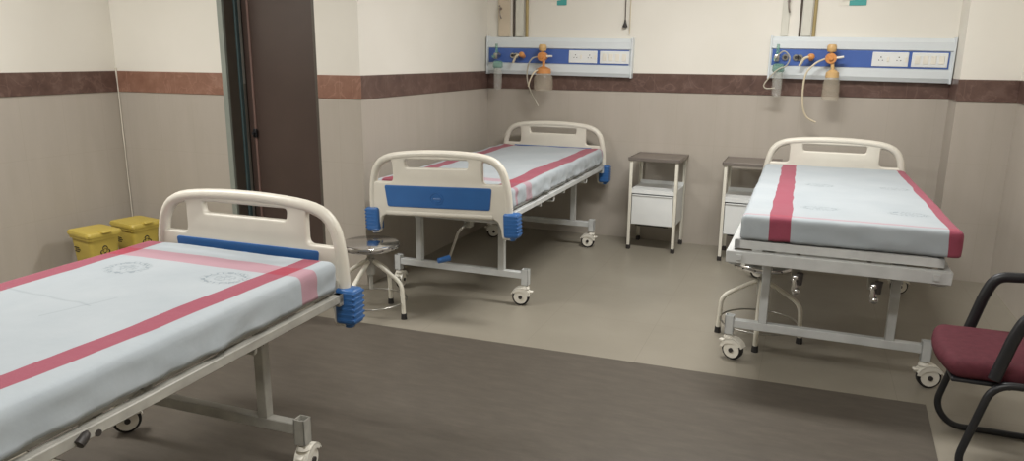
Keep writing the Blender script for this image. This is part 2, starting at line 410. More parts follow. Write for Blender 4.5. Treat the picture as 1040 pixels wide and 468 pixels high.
# ------------------------------------------------------------------ hospital bed
C_, D_ = .443, .770
def arch(x):   # top outline of the end board
    a = abs(x)
    P = [(0, .965), (.10, .964), (.20, .959), (.29, .950), (.35, .938), (.395, .918), (.425, .89), (.445, .855), (.458, .80), (.468, .74), (.472, .66)]
    for (x0, z0), (x1, z1) in zip(P, P[1:]):
        if x0 <= a <= x1: return z0+(z1-z0)*(a-x0)/(x1-x0)
    return P[-1][1]
XSAMP = [(0, .965), (.06, .9648), (.12, .963), (.19, .9595), (.25, .955), (.30, .949), (.34, .941), (.37, .931), (.395, .918), (.415, .90), (.43, .88), (.442, .855), (.452, .82), (.460, .78), (.466, .73), (.470, .66), (.470, .56), (.468, .49)]
XSAMP = [(x*.972, z) for x, z in XSAMP]
def end_board(parent, y, facing, name, tilt=0, bumpers=(True, True)):
    root = bpy.data.objects.new(name, None)
    outer = XSAMP[:] + [(.455, .475), (.405, .475), (.395, .49), (.392, .53), (.375, .575), (.345, .592)]
    right = [(x, z) for x, z in outer]
    left = [(-x, z) for x, z in reversed(outer) if x > 0]
    loop = right + left
    lh = round_loop([(.288, .920), (.378, .902), (.422, .85), (.426, .788), (.288, .788)], .026)
    lh2 = [(-x, z) for x, z in lh][::-1]
    ms = round_loop([(-.205, .920), (.205, .920), (.200, .874), (-.200, .874)], .016)
    bm = poly_prism(loop, [lh, lh2, ms], .036, .010, 2)
    # thicker rounded rim over the arch
    rim = [(x, 0, z-.012) for x, z in XSAMP[::-1]] + [(-x, 0, z-.012) for x, z in XSAMP[1:]]
    rim = [(p[0]*(1-.018/max(.47, abs(p[0]))) if abs(p[0]) > .01 else 0, 0, p[2]) for p in rim]
    tube(bm, rim, .0235, 12)
    # bottom lip and ledge over the inset
    for sz in (.612,): tube(bm, [(-.345, 0, sz-.008), (.345, 0, sz-.008)], .021, 10)
    board = obj(name, bm, M['abs'], parent, 40)
    board.location = (0, y, 0)
    if tilt: board.rotation_euler = (0, tilt, 0); board.location.x = -.72*math.sin(tilt)+.012
    ins = nb()
    for s in (1, -1):
        lp = round_loop([(-.345, .768), (.345, .768), (.33, .640), (-.33, .640)], .014)
        pb = poly_prism(lp, [], .010, .003, 1)
        bmesh.ops.transform(pb, matrix=Matrix.Translation((0, s*.0175, 0)), verts=pb.verts[:])
        me = bpy.data.meshes.new('t'); pb.to_mesh(me); pb.free(); ins.from_mesh(me); bpy.data.meshes.remove(me)
    for s in (1, -1):
        for rr in (.022, .034): tube(ins, [(rr*math.cos(a*PI/12)*1.2, s*.0232, .697+rr*math.sin(a*PI/12)) for a in range(24)], .0018, 6, True)
        tube(ins, [(-.03, s*.0232, .697), (.03, s*.0232, .697)], .0018, 6)
    obj('blue_inset', ins, M['blue'], board, 40)
    for s, on in zip((-1, 1), bumpers):
        if not on: continue
        dx = .018 if s < 0 else 0
        bb = nb(); box(bb, (s*.412, -.036, .488), (s*.500, .038, .630), .014, 3)
        for k in range(6): box(bb, (s*.426, -.0370, .504+k*.021), (s*.5012, .0390, .513+k*.021), .001, 1)
        cyl(bb, (s*.455, 0, .472), (s*.455, 0, .49), .018, .024)
        bmesh.ops.translate(bb, vec=(dx, 0, 0), verts=bb.verts[:]); obj('corner_bumper', bb, M['blue'], board, 40)
    return board

def caster(parent, x, y, ang, locked=False):
    R = Matrix.Translation((x, y, 0)) @ Matrix.Rotation(ang, 4, 'Z')
    off = .028
    b = nb()
    cyl(b, (0, 0, .118), (0, 0, .175), .011)                       # stem
    cyl(b, (0, 0, .112), (0, 0, .128), .026, .020)
    # moulded hood over the wheel
    seg = 14
    for s in (-1, 1):
        prof = [(off+.061*math.cos(t), .055+.061*math.sin(t)) for t in [math.radians(30+k*140/seg) for k in range(seg+1)]]
        inner = [(off+(.034+.012*abs(k-7)/7)*math.cos(t), .055+(.034+.012*abs(k-7)/7)*math.sin(t)) for k, t in enumerate([math.radians(30+k*140/seg) for k in range(seg+1)])]
        for yy0, yy1 in ((s*.021, s*.027),):
            A = [b.verts.new((p[0], yy0, p[1])) for p in prof]; B_ = [b.verts.new((p[0], yy1, p[1])) for p in prof]
            A2 = [b.verts.new((p[0], yy0, p[1])) for p in inner]; B2 = [b.verts.new((p[0], yy1, p[1])) for p in inner]
            for k in range(seg):
                b.faces.new((A[k], A[k+1], B_[k+1], B_[k])); b.faces.new((A2[k], A2[k+1], B2[k+1], B2[k]))
                b.faces.new((A[k], A[k+1], A2[k+1], A2[k])); b.faces.new((B_[k], B_[k+1], B2[k+1], B2[k]))
            for k in (0, seg): b.faces.new((A[k], B_[k], B2[k], A2[k]))
    # crown
    top = [math.radians(20+k*140/8) for k in range(9)]
    P0 = [(off+.062*math.cos(t), .055+.062*math.sin(t)) for t in top]; P1 = [(off+.057*math.cos(t), .055+.057*math.sin(t)) for t in top]
    V = [[b.verts.new((p[0], yy, p[1])) for p in P] for P in (P0, P1) for yy in (-.027, .027)]
    for k in range(8):
        b.faces.new((V[0][k], V[0][k+1], V[1][k+1], V[1][k])); b.faces.new((V[2][k], V[2][k+1], V[3][k+1], V[3][k]))
        b.faces.new((V[0][k], V[0][k+1], V[2][k+1], V[2][k])); b.faces.new((V[1][k], V[1][k+1], V[3][k+1], V[3][k]))
    for k in (0, 8): b.faces.new((V[0][k], V[1][k], V[3][k], V[2][k]))
    box(b, (off-.075, -.012, .085), (off-.045, .012, .096), .003, 1)       # brake pedal
    bmesh.ops.transform(b, matrix=R, verts=b.verts[:])
    c = obj('caster', b, M['white_plastic'], parent, 40)
    w = nb()
    prof = []
    for k in range(29):
        pass
    cyl(w, (off, -.017, .055), (off, .017, .055), .0535, seg=30)
    bmesh.ops.bevel(w, geom=[e for e in w.edges if e.is_manifold and e.calc_face_angle(0) > 1], offset=.005, segments=2, affect='EDGES')
    bmesh.ops.transform(w, matrix=R, verts=w.verts[:]); obj('tyre', w, M['rubber'], c, 40)
    h = nb(); cyl(h, (off, -.0205, .055), (off, .0205, .055), .042, seg=26)
    bmesh.ops.transform(h, matrix=R, verts=h.verts[:]); obj('hub', h, M['white_plastic'], c, 40)
    h = nb(); cyl(h, (off, -.0285, .055), (off, .0285, .055), .0115, seg=14); bmesh.ops.transform(h, matrix=R, verts=h.verts[:]); obj('axle', h, M['dark'], c, 40)
    return c

def crank(parent, x, y, style):
    """screw jack under the deck with its folding handle"""
    b = nb()
    yi = y if style != 'down' else y
    cyl(b, (x, yi+.10, .535), (x, yi+.95, .575), .011); cyl(b, (x, yi, .525), (x, yi+.12, .536), .015)
    box(b, (x-.022, yi+.02, .505), (x+.022, yi+.075, .60), .004, 1)
    cyl(b, (x-.18, yi+.95, .575), (x+.18, yi+.95, .575), .012)
    j = obj('screw_jack', b, M['enamel_worn'], parent, 40)
    h = nb()
    if style == 'down':
        tube(h, fillet([(x, y+.02, .526), (x, y-.03, .522), (x-.03, y-.035, .49), (x-.085, y-.04, .335)], .02), .008, 10)
        g = nb(); cyl(g, (x-.085, y-.045, .325), (x-.130, y-.105, .318), .019, .016, 16)
        hh = obj('crank_handle', h, M['steel'], j, 40); obj('grip', g, M['blue'], j, 40)
    else:
        tube(h, fillet([(x, y+.02, .535), (x, y-.025, .533), (x+.006, y-.03, .475), (x+.012, y, .470)], .012), .009, 10)
        box(h, (x-.013, y-.045, .475), (x+.004, y-.015, .54), .003, 1); sphere(h, (x, y-.03, .537), .017); sphere(h, (x+.006, y-.03, .474), .018)
        hh = obj('crank_handle', h, M['chrome'], j, 40)
        g = nb(); cyl(g, (x+.018, y-.03, .560), (x+.018, y-.028, .505), .016, .012, 14); obj('grip', g, M['dark'], j, 40)
    return j

def deck_z(dh, df, v):   # height of the underside of the mattress along the bed
    return df + (dh-df)*(v+1.02)/2.04

def make_bed(name, label, loc, rz, dh, df,  foot=True, foot_tilt=0, cranks=(), metal='enamel', frame_w=.443, extras=True, bang=None, head_tilt=0, head_y=1.085, slim=False):
    t = thing(name, label, 'hospital bed', loc, rz, None)
    met = M[metal]
    # lower frame: rectangular rails
    b = nb(); z0, z1 = (.585, .638) if not slim else (.572, dh-.022)
    dd = -.042 if not slim else -.020
    yf, yh = -1.055, 1.045
    for s in (-1, 1): box(b, (s*frame_w-.016, yf, z1-.032), (s*frame_w+.016, yh, z1), .003, 1)
    box(b, (-frame_w-.016, yf-.004, z0-.002), (frame_w+.016, yf+.03, z1+.002), .003, 1)
    box(b, (-frame_w-.016, yh-.03, z0), (frame_w+.016, yh, z1), .003, 1)
    for yy in (-.5, .0, .5): box(b, (-frame_w, yy-.015, z0+.005), (frame_w, yy+.015, z0+.035))
    for s in (-1, 1):
        for yy in (-1.0, -.25, .55):                                # drip-rod sockets under the rail
            tube(b, fillet([(s*(frame_w+.004), yy, .612), (s*(frame_w+.004), yy, .565), (s*(frame_w-.05), yy, .565)], .01, 3), .006, 8)
    obj('bed_frame', b, met, t, 40)
    # mattress deck in sections on top
    b = nb()
    w = .426
    secs = [(-1.035, -.42), (-.41, .12), (.13, 1.03)]
    for y0, y1 in secs:
        a0, a1 = deck_z(dh, df, y0), deck_z(dh, df, y1)
        def sl(x0, x1, ya, yb, dz0, dz1):
            vs = box(b, (x0, ya, 0), (x1, yb, 1))
            for v in vs:
                base = a0+(a1-a0)*(v.co.y-y0)/(y1-y0)
                v.co.z = base + (dz1 if v.co.z > .5 else dz0)
        sl(-w, -w+.025, y0, y1, dd, -.004); sl(w-.025, w, y0, y1, dd, -.004)
        sl(-w, w, y0, y0+.025, dd, -.004); sl(-w, w, y1-.025, y1, dd, -.004)
        sl(-w+.02, w-.02, y0+.02, y1-.02, -.008, -.003)
    obj('mattress_deck', b, met, t)
    # end leg frames
    for s in (-1, 1):
        y = s*D_
        b = nb()
        box(b, (-.452, y-.020, .172), (.452, y+.020, .214), .003, 1)
        for k in (-1, 1):                                           # open-topped sleeves at the ends
            x = k*C_
            for lo, hi in (((x-.022, y-.022, .135), (x-.018, y+.022, .232)), ((x+.018, y-.022, .135), (x+.022, y+.022, .232)),
                           ((x-.022, y-.022, .135), (x+.022, y-.018, .232)), ((x-.022, y+.018, .135), (x+.022, y+.022, .232)),
                           ((x-.02, y-.02, .135), (x+.02, y+.02, .20))):
                box(b, lo, hi)
        lf = obj('leg_beam', b, met, t)
        for k in (-1, 1):
            b = nb(); sq(b, (k*.285, y, .213), (k*.285, y, .586), .040, .040); box(b, (k*.285-.03, y-.025, .555), (k*.285+.03, y+.025, .586), .003, 1)
            cyl(b, (k*.285-.026, y-.005, .50), (k*.285+.026, y-.005, .50), .010, seg=12)
            obj('leg', b, met, t, 40)
            caster(t, k*C_, y, (bang or {}).get((s, k), PI/2+.4*k))
    for s in (-1, 1):
        for k in (-1, 1):
            b = nb(); tube(b, [(k*.285, s*(D_-.02), .50), (k*.285, s*(D_-.26), .61)], .009, 8); obj('brace', b, met, t, 40)
    end_board(t, head_y, 1, 'headboard', head_tilt, (foot, True))
    if foot: end_board(t, -1.085, -1, 'footboard', foot_tilt)
    for s in (-1, 1):
        for k in (-1, 1):
            b = nb()
            if s < 0 and not foot: box(b, (k*.40-.012, yf-.012, .60), (k*.40+.012, yf, .625))
            else: box(b, (k*.40-.02, min(s*1.065, s*1.03), .60), (k*.40+.02, max(s*1.065, s*1.03), .66))
            obj('bracket', b, met, t)
    for x, y, st in cranks: crank(t, x, y, st)
    return t

def add_roundbox(bm, x0, x1, y0, y1, zb, zt, r, nx, ny, nz, bottom=True, fn=None):
    """dense box whose edges are rounded by r, with bottom/top heights given along y"""
    def lin(a, b, n):
        return [a+(b-a)*i/n for i in range(n+1)]
    xs, ys, ts = lin(-1, 1, nx), lin(-1, 1, ny), lin(-1, 1, nz)
    # denser near the rim
    f = lambda t: math.copysign(1-(1-abs(t))**1.35, t)
    xs = [f(t) for t in xs]; ys = [f(t) for t in ys]
    grid = {}
    cx, cy, hx, hy = (x0+x1)/2, (y0+y1)/2, (x1-x0)/2, (y1-y0)/2
    def vert(i, j, k):
        key = (i, j, k)
        if key in grid: return grid[key]
        x, y = cx+hx*xs[i], cy+hy*ys[j]
        a, b_ = zb(y), zt(y); z = (a+b_)/2+(b_-a)/2*ts[k]
        p = Vector((x, y, z)); inn = Vector((min(max(x, x0+r), x1-r), min(max(y, y0+r), y1-r), min(max(z, a+r if bottom else a-1), b_-r)))
        d = p-inn
        if d.length > 1e-6:
            d.normalize(); p = inn+d*r
        if fn: p = fn(p, d, x, y, (z-a)/(b_-a))
        grid[key] = bm.verts.new(p); return grid[key]
    def face(a, b_, c, d):
        vs = [vert(*q) for q in (a, b_, c, d)]
        if len(set(vs)) == 4:
            try: bm.faces.new(vs)
            except ValueError: pass
    for i in range(nx):
        for j in range(ny):
            face((i, j, nz), (i+1, j, nz), (i+1, j+1, nz), (i, j+1, nz))
            if bottom: face((i, j, 0), (i, j+1, 0), (i+1, j+1, 0), (i+1, j, 0))
        for k in range(nz):
            face((i, 0, k), (i+1, 0, k), (i+1, 0, k+1), (i, 0, k+1)); face((i, ny, k), (i, ny, k+1), (i+1, ny, k+1), (i+1, ny, k))
    for j in range(ny):
        for k in range(nz):
            face((0, j, k), (0, j, k+1), (0, j+1, k+1), (0, j+1, k)); face((nx, j, k), (nx, j+1, k), (nx, j+1, k+1), (nx, j, k+1))

def make_sheet(label, loc, rz, dh, df, mat, seed, rumple=1.0, h=.10, hw=.452, group=None, drop=.0):
    b = nb()
    def fn(p, d, x, y, t):
        side = 1-t if d.z < .7 else 0
        k = Vector((p.x*1.0+seed, p.y, seed*.37))
        # soft undulation of the top
        p.z += (noise.noise(Vector((p.x*2.3+seed, p.y*2.0, 0)))*.006 + noise.noise(Vector((p.x*6+seed, p.y*5, 4)))*.003*rumple) * (1 if d.z > .3 or d.length < 1e-5 else .3)
        if abs(d.z) < .9 and d.length > 1e-5:
            # gathered folds on the hanging sides
            along = p.y if abs(d.x) > abs(d.y) else p.x
            w = noise.noise(Vector((along*9+seed, t*1.5, 1)))*.008 + noise.noise(Vector((along*26+seed, t*2.2+along*4, 2)))*.006*rumple
            p.x += d.x*w*(1.2-t)*1.2; p.y += d.y*w*(1.2-t)*1.2
            if t < .01: p.z += noise.noise(Vector((along*14+seed, 0, 7)))*.006*rumple
        # shallow creases running across the top
        p.z += .002*rumple*max(0, noise.noise(Vector((p.x*14+p.y*6+seed, p.y*3, 11))))
        return p
    add_roundbox(b, -hw, hw, -1.032, 1.025, lambda v: deck_z(dh, df, v)+.004-drop, lambda v: deck_z(dh, df, v)+h, .026, 44, 90, 8, bottom=False, fn=fn)
    t = thing('mattress', label, 'mattress', loc, rz)
    m = nb(); add_roundbox(m, -hw+.014, hw-.014, -1.015, 1.025, lambda v: deck_z(dh, df, v)+.002, lambda v: deck_z(dh, df, v)+h-.012, .03, 24, 40, 4)
    obj('mattress_core', m, M['foam'], t, 50)
    o = obj('bedsheet', b, mat, t, 180)
    sol = o.modifiers.new('thickness', 'SOLIDIFY'); sol.thickness = .002; sol.offset = -1
    return t

MG = .004
BED_A = (-2.005, 1.196, 0, math.radians(1.45)); BED_B = (-1.966, 4.854, 0, math.radians(.4)); BED_C = (.184, 4.487, 0, math.radians(-.8))
mA = sheet_mat('striped_sheet_near', [(-.445, -.355), (.312, .392, .035)], [(.80, .895, .62)], [(-.195, .675, .085, .075), (.215, .70, .09, .075)], [(-.377, .355, .048, .315, .008), (-.015, .193, .055, .405, .007)])
mB = sheet_mat('striped_sheet_far', [(-.40, -.31), (.315, .42)], [(-.80, -.70, .5), (.975, .995, .7), (-.985, -.94, .6)], [])
mC = sheet_mat('striped_sheet_right', [(-.325, -.235), (.388, .60)], [(-1.005, -.975, .45)], [(-.11, -.70, .09, .05), (.27, -.70, .09, .05), (-.10, .06, .08, .05), (.29, .12, .08, .05)])

bedA = make_bed('hospital_bed', 'nearest hospital bed at the left edge of the photo, only its headboard end in view', BED_A[:2]+(MG,), BED_A[3], .640, .640, foot=True, slim=True,
                metal='enamel_worn', bang={(1, -1): .9, (1, 1): PI*.55}, cranks=[(-.2, -1.0, 'fold')])
bedB = make_bed('hospital_bed', 'middle hospital bed along the alcove wall, blue and cream footboard facing out', BED_B[:2]+(0,), BED_B[3], .657, .657, foot=True, slim=True, foot_tilt=math.radians(-2.2),
                bang={(-1, 1): PI+.15, (1, 1): PI+.1, (-1, -1): PI*.55, (1, -1): .5}, cranks=[(.135, -.98, 'down'), (-.16, -.98, 'down0')] if False else [(.135, -.98, 'down')])
bedC = make_bed('hospital_bed', 'right-hand hospital bed without a footboard, bare frame end towards the camera', BED_C[:2]+(0,), BED_C[3], .662, .692, foot=False,
                bang={(-1, -1): -.35, (-1, 1): .25, (1, -1): .2, (1, 1): .3}, cranks=[(-.150, -1.0, 'fold'), (.172, -1.0, 'fold')])
make_sheet('mattress under a white crimson-striped sheet with grey wreath prints, on the nearest bed', BED_A[:2]+(MG,), BED_A[3], .640, .640, mA, 2.0, .7, h=.111)
make_sheet('mattress under a rumpled white sheet with faded crimson stripes, on the middle alcove bed', BED_B[:2]+(0,), BED_B[3], .657, .657, mB, 9.0, 2.0, h=.114)
make_sheet('mattress under a smooth white sheet with wide crimson side stripes, on the right-hand bed', (.206, 4.487, 0), math.radians(.3), .662, .692, mC, 17.0, .8, h=.118, hw=.446)

# pivot bolt lever under the near side of bed A
b = nb(); tube(b, fillet([(.43, -.07, .60), (.462, -.08, .604), (.466, -.105, .592)], .02), .013, 10); obj('rail_lever', b, M['dark'], bedA, 40)
b = nb(); cyl(b, (.43, -.045, .592), (.462, -.045, .592), .009); obj('rail_bolt', b, M['dark'], bedA, 40)

# ------------------------------------------------------------------ stools
def make_stool(label, x, y, rz):
    t = thing('steel_stool', label, 'stool', (x, y, 0), rz)
    b = nb()
    lathe(b, [(0, .444), (.158, .444), (.168, .440), (.172, .432), (.172, .418), (.168, .412), (.163, .414), (.160, .430), (0, .432)], 40)
    for k in range(16):
        a = 2*PI*(k+.5)/16; c, s = math.cos(a), math.sin(a)
        cyl(b, (.170*c, .170*s, .425), (.1735*c, .1735*s, .425), .0045, seg=8, mi=1)
    obj('seat', b, [M['chrome'], M['dark']], t, 35)
    b = nb(); cyl(b, (0, 0, .16), (0, 0, .432), .013); cyl(b, (0, 0, .25), (0, 0, .345), .026); cyl(b, (0, 0, .40), (0, 0, .431), .05, .07)
    obj('screw_column', b, M['enamel_worn'], t, 40)
    for k in range(4):
        a = k*PI/2; c, s = math.cos(a), math.sin(a)
        b = nb(); P = fillet([(.018, 0, .33), (.10, 0, .285), (.205, 0, .215), (.215, 0, .02)], .045, 6)
        tube(b, [(p.x*c, p.x*s, p.z) for p in P], .0125, 12); lg = obj('leg', b, M['cream_enamel'], t, 50)
        b = nb(); cyl(b, (.215*c, .215*s, 0), (.215*c, .215*s, .034), .018, .016, 14); obj('foot_cap', b, M['rubber'], lg, 40)
    b = nb(); tube(b, [(.205*math.cos(2*PI*k/40), .205*math.sin(2*PI*k/40), .095) for k in range(40)], .005, 8, True)
    obj('foot_ring', b, M['steel'], t, 50)
    return t
make_stool('round steel stool beside the blue corner of the middle bed', -2.300, 3.578, 0)
make_stool('round stool tucked under the right-hand bed, its seat hidden by the frame', -.142, 4.075, .0)

# ------------------------------------------------------------------ bedside lockers
def make_locker(label, x, y, rz, top=.745):
    t = thing('bedside_locker', label, 'bedside locker', (x, y, 0), rz, None)
    W, Dp = .19, .175       # half sizes
    for i in (-1, 1):
        for j in (-1, 1):
            b = nb(); xx, yy = i*(W-.012), j*(Dp-.012)
            box(b, (xx-i*.012-.0, yy-.012 if j < 0 else yy+.010, .02), (xx+i*.012, yy-.010 if j < 0 else yy+.012, top-.02))
            box(b, (xx+i*.010, yy-.012, .02), (xx+i*.012, yy+.012, top-.02))
            lg = obj('leg', b, M['cream_enamel'], t)
            b = nb(); box(b, (xx-.015, yy-.015, 0), (xx+.015, yy+.015, .035), .003, 1); obj('foot_cap', b, M['dark'], lg)
    b = nb(); box(b, (-W-.012, -Dp-.012, top-.026), (W+.012, Dp+.012, top-.006), .003, 1)
    for lo, hi in (((-W-.012, -Dp-.012, top-.01), (W+.012, -Dp-.004, top)), ((-W-.012, Dp+.004, top-.01), (W+.012, Dp+.012, top)),
                   ((-W-.012, -Dp-.012, top-.01), (-W-.004, Dp+.012, top)), ((W+.004, -Dp-.012, top-.01), (W+.012, Dp+.012, top))):
        box(b, lo, hi, .002, 1)
    obj('worktop', b, M['steel_dull'], t)
    b = nb(); z0, z1 = .205, .487
    box(b, (-W+.014, -Dp+.02, z0), (-W+.018, Dp-.01, z1)); box(b, (W-.018, -Dp+.02, z0), (W-.014, Dp-.01, z1))
    box(b, (-W+.014, Dp-.014, z0), (W-.014, Dp-.010, z1)); box(b, (-W+.014, -Dp+.02, z0), (W-.014, Dp-.01, z0+.004))
    box(b, (-W+.012, -Dp+.006, z1-.004), (W-.012, Dp-.008, z1+.002), .001, 1)
    box(b, (-W+.012, Dp-.012, z1), (W-.012, Dp-.008, z1+.03)); 
    box(b, (-W+.012, -Dp+.004, z1-.03), (W-.012, -Dp+.010, z1+.002), .001, 1)
    obj('cupboard', b, M['white_enamel'], t)
    b = nb(); box(b, (-W+.028, -Dp+.002, z0+.006), (W-.028, -Dp+.014, z1-.040), .002, 1); d = obj('door', b, M['white_enamel'], t)
    b = nb(); box(b, (-W+.03, -Dp-.006, z1-.046), (W-.03, -Dp+.004, z1-.038), .002, 1); obj('handle', b, M['white_enamel'], d)
    b = nb()
    for xx in (-.10, .10): cyl(b, (xx, -Dp+.03, z0-.012), (xx, -Dp+.03, z0), .010, seg=10)
    box(b, (-.13, -Dp+.012, z0-.008), (.13, -Dp+.02, z0), .001, 1)
    obj('hinge', b, M['dark'], d, 40)
    return t
make_locker('white bedside locker standing alone against the back wall right of the middle bed', -1.062, 5.875, math.radians(-1.5), .742)
make_locker('white bedside locker half hidden behind the right-hand bed', -.345, 5.80, math.radians(0), .755)

# ------------------------------------------------------------------ yellow bins
def make_bin(label, x, y, rz):
    t = thing('waste_bin', label, 'waste bin', (x, y, 0), rz)
    b = nb(); H = .335
    def ring(w, d, z, r=.035, n=4):
        w *= .93; d *= .93
        return [b.verts.new((p[0], p[1], z)) for p in round_loop([(-w, -d), (w, -d), (w, d), (-w, d)], r, n)]
    R = [ring(.105, .085, 0), ring(.112, .09, .02), ring(.135, .108, H-.03), ring(.146, .118, H-.03), ring(.148, .12, H)]
    for A, B in zip(R, R[1:]):
        for k in range(len(A)): b.faces.new((A[k], A[(k+1) % len(A)], B[(k+1) % len(A)], B[k]))
    b.faces.new(R[0])
    b.faces.new(R[-1])
    obj('bin_body', b, M['yellow'], t, 40)
    b = nb()
    R = [ring(.152, .124, H-.012), ring(.156, .128, H+.004), ring(.150, .122, H+.018), ring(.10, .075, H+.022)]
    for A, B in zip(R, R[1:]):
        for k in range(len(A)): b.faces.new((A[k], A[(k+1) % len(A)], B[(k+1) % len(A)], B[k]))
    b.faces.new(R[0]); b.faces.new(R[-1])
    box(b, (.10, -.03, H+.015), (.165, .03, H+.025), .003, 1)
    obj('bin_lid', b, M['yellow'], t, 40)
    # biohazard mark on the side that faces out (+x) and printed lines next to it (-y)
    b = nb()
    def face_pt(u, z, side):
        k = (z-.02)/(H-.05); 
        if side == 'x': return (.1045+.0215*k+.001, u, z)
        return (u, -(.0842+.0165*k)-.001, z)
    for side, uc in (('x', -.005),):
        zc = .225
        for k in range(3):
            a0 = PI/2+k*2*PI/3
            cu, cz = uc+.017*math.cos(a0), zc+.017*math.sin(a0)
            pts = [face_pt(cu+.015*math.cos(a0+s), cz+.015*math.sin(a0+s), side) for s in [math.radians(-140+q*280/12) for q in range(13)]]
            tube(b, pts, [.0012+.0025*math.sin(PI*q/12) for q in range(13)], 6)
        tube(b, [face_pt(uc+.013*math.cos(2*PI*q/14), zc+.013*math.sin(2*PI*q/14), side) for q in range(14)], .0015, 6, True)
    for q, (u0, u1) in enumerate(((-.085, -.03), (-.075, -.02), (-.085, -.035))):
        z = .24-q*.014
        tube(b, [face_pt(u0+(u1-u0)*s/4, z+.001*(s % 2), 'y') for s in range(5)], .0032, 6)
    obj('printed_mark', b, M['ink'], t, 60)
    return t
make_bin('yellow lidded waste bin nearer the camera of the corner pair', -4.365, 3.45, math.radians(-12))
make_bin('yellow lidded waste bin pushed into the corner behind its twin', -4.345, 3.765, math.radians(-10))

# ------------------------------------------------------------------ bed-head service panels
def make_panel(label, x0, x1, rz_drop, sw, up):
    """x0..x1 along the back wall"""
    t = thing('bedhead_panel', label, 'service panel', ((x0+x1)/2, YB-.001, 1.50), 0); L = (x1-x0)/2
    t.rotation_euler = (0, rz_drop, 0)
    prof = [(0, .155), (-.035, .155), (-.060, .125), (-.060, .070), (-.048, .066), (-.048, -.056), (-.060, -.060), (-.060, -.120), (-.045, -.150), (0, -.150)]
    b = nb(); A = [b.verts.new((-L+.012, y, z)) for y, z in prof]; B = [b.verts.new((L-.012, y, z)) for y, z in prof]
    for k in range(len(A)-1): b.faces.new((A[k], A[k+1], B[k+1], B[k]))
    b.faces.new((A[-1], A[0], B[0], B[-1])); b.faces.new(A); b.faces.new(B[::-1])
    obj('trunking', b, M['alu'], t)
    b = nb(); box(b, (-L+.02, -.0535, -.055), (L-.03, -.046, .064), .001, 1); obj('blue_strip', b, M['panel_blue'], t)
    for s in (-1, 1):
        b = nb(); box(b, (min(s*L, s*(L-.014)), -.068, -.156), (max(s*L, s*(L-.014)), 0, .162), .003, 1); obj('end_cap', b, M['alu'], t)
    for i, (a, c) in enumerate(sw):
        a -= (x0+x1)/2; c -= (x0+x1)/2
        b = nb(); box(b, (a, -.060, -.045), (c, -.050, .056), .004, 2); p = obj('switch_plate', b, M['switch'], t)
        wd = c-a
        b = nb()
        if i == 0:
            for k in range(2):
                cx = a+wd*(.24+.5*k)
                for dx, dz in ((0, .014), (-.012, -.008), (.012, -.008)): cyl(b, (cx+dx, -.0615, dz+.006), (cx+dx, -.058, dz+.006), .0042 if dz > 0 else .0035, seg=10)
            obj('socket_holes', b, M['dark'], p)
            b = nb()
            for k in range(2): box(b, (a+wd*(.44+.5*k)-.008, -.064, -.012), (a+wd*(.44+.5*k)+.008, -.058, .022), .002, 1)
            obj('rocker_switch', b, M['white_plastic'], p)
        else:
            for k in range(4):
                cx = a+wd*(.16+.225*k); box(b, (cx-.017, -.064, -.024), (cx+.017, -.058, .034), .003, 1)
            obj('rocker_switch', b, M['white_plastic'], p)
    for cx in up:      # gas outlets in the strip
        b = nb(); cyl(b, (cx-(x0+x1)/2, -.05, .004), (cx-(x0+x1)/2, -.066, .004), .026, .022, 20); o = obj('gas_outlet', b, M['steel'], t, 40)
        b = nb(); cyl(b, (cx-(x0+x1)/2, -.066, .004), (cx-(x0+x1)/2, -.073, .004), .012, seg=14); obj('outlet_core', b, M['dark'], o, 40)
    return t
make_panel('white and blue bedhead service panel over the middle bed in the alcove', -2.622, -1.345, math.radians(.75), [(-1.879, -1.638), (-1.615, -1.372)], [-2.515, -2.378, -2.345, -2.08])
make_panel('white and blue bedhead service panel over the right-hand bed', -.305, .918, math.radians(.75), [(.399, .632), (.652, .878)], [-.19, -.115, -.088, .13])

YP = YB-.075
def flowmeter(label, x, z, name='oxygen_flowmeter', bottle=True):
    t = thing(name, label, 'flowmeter', (x, YP, z))
    b = nb(); cyl(b, (0, .003, .005), (0, -.055, .005), .012); box(b, (-.018, -.072, -.02), (.018, -.040, .030), .006, 2); obj('valve_body', b, M['steel'], t, 40)
    b = nb(); cyl(b, (.004, -.056, .02), (.004, -.056, .105), .012, .011, 16); cyl(b, (-.012, -.07, .00), (-.012, -.10, .00), .014, .012, 14); obj('flow_tube', b, M['green'], t, 40)
    b = nb(); lathe(b, [(0, -.035), (.03, -.035), (.042, -.045), (.044, -.085), (.036, -.095), (0, -.095)], 20, origin=(.018, -.06, 0)); obj('jar_cap', b, M['green'], t, 40)
    b = nb(); lathe(b, [(.034, -.095), (.036, -.14), (.034, -.26), (.022, -.275), (0, -.276)], 20, origin=(.018, -.06, 0)); lathe(b, [(0, -.20), (.031, -.20)], 20, origin=(.018, -.06, 0)); obj('humidifier_jar', b, M['clear'], t, 40)
    return t
flowmeter('green oxygen flowmeter with a clear jar on the alcove bedhead panel', -2.502, 1.500)
flowmeter('pale green oxygen flowmeter with a slim clear jar on the right bedhead panel', -.247, 1.500)

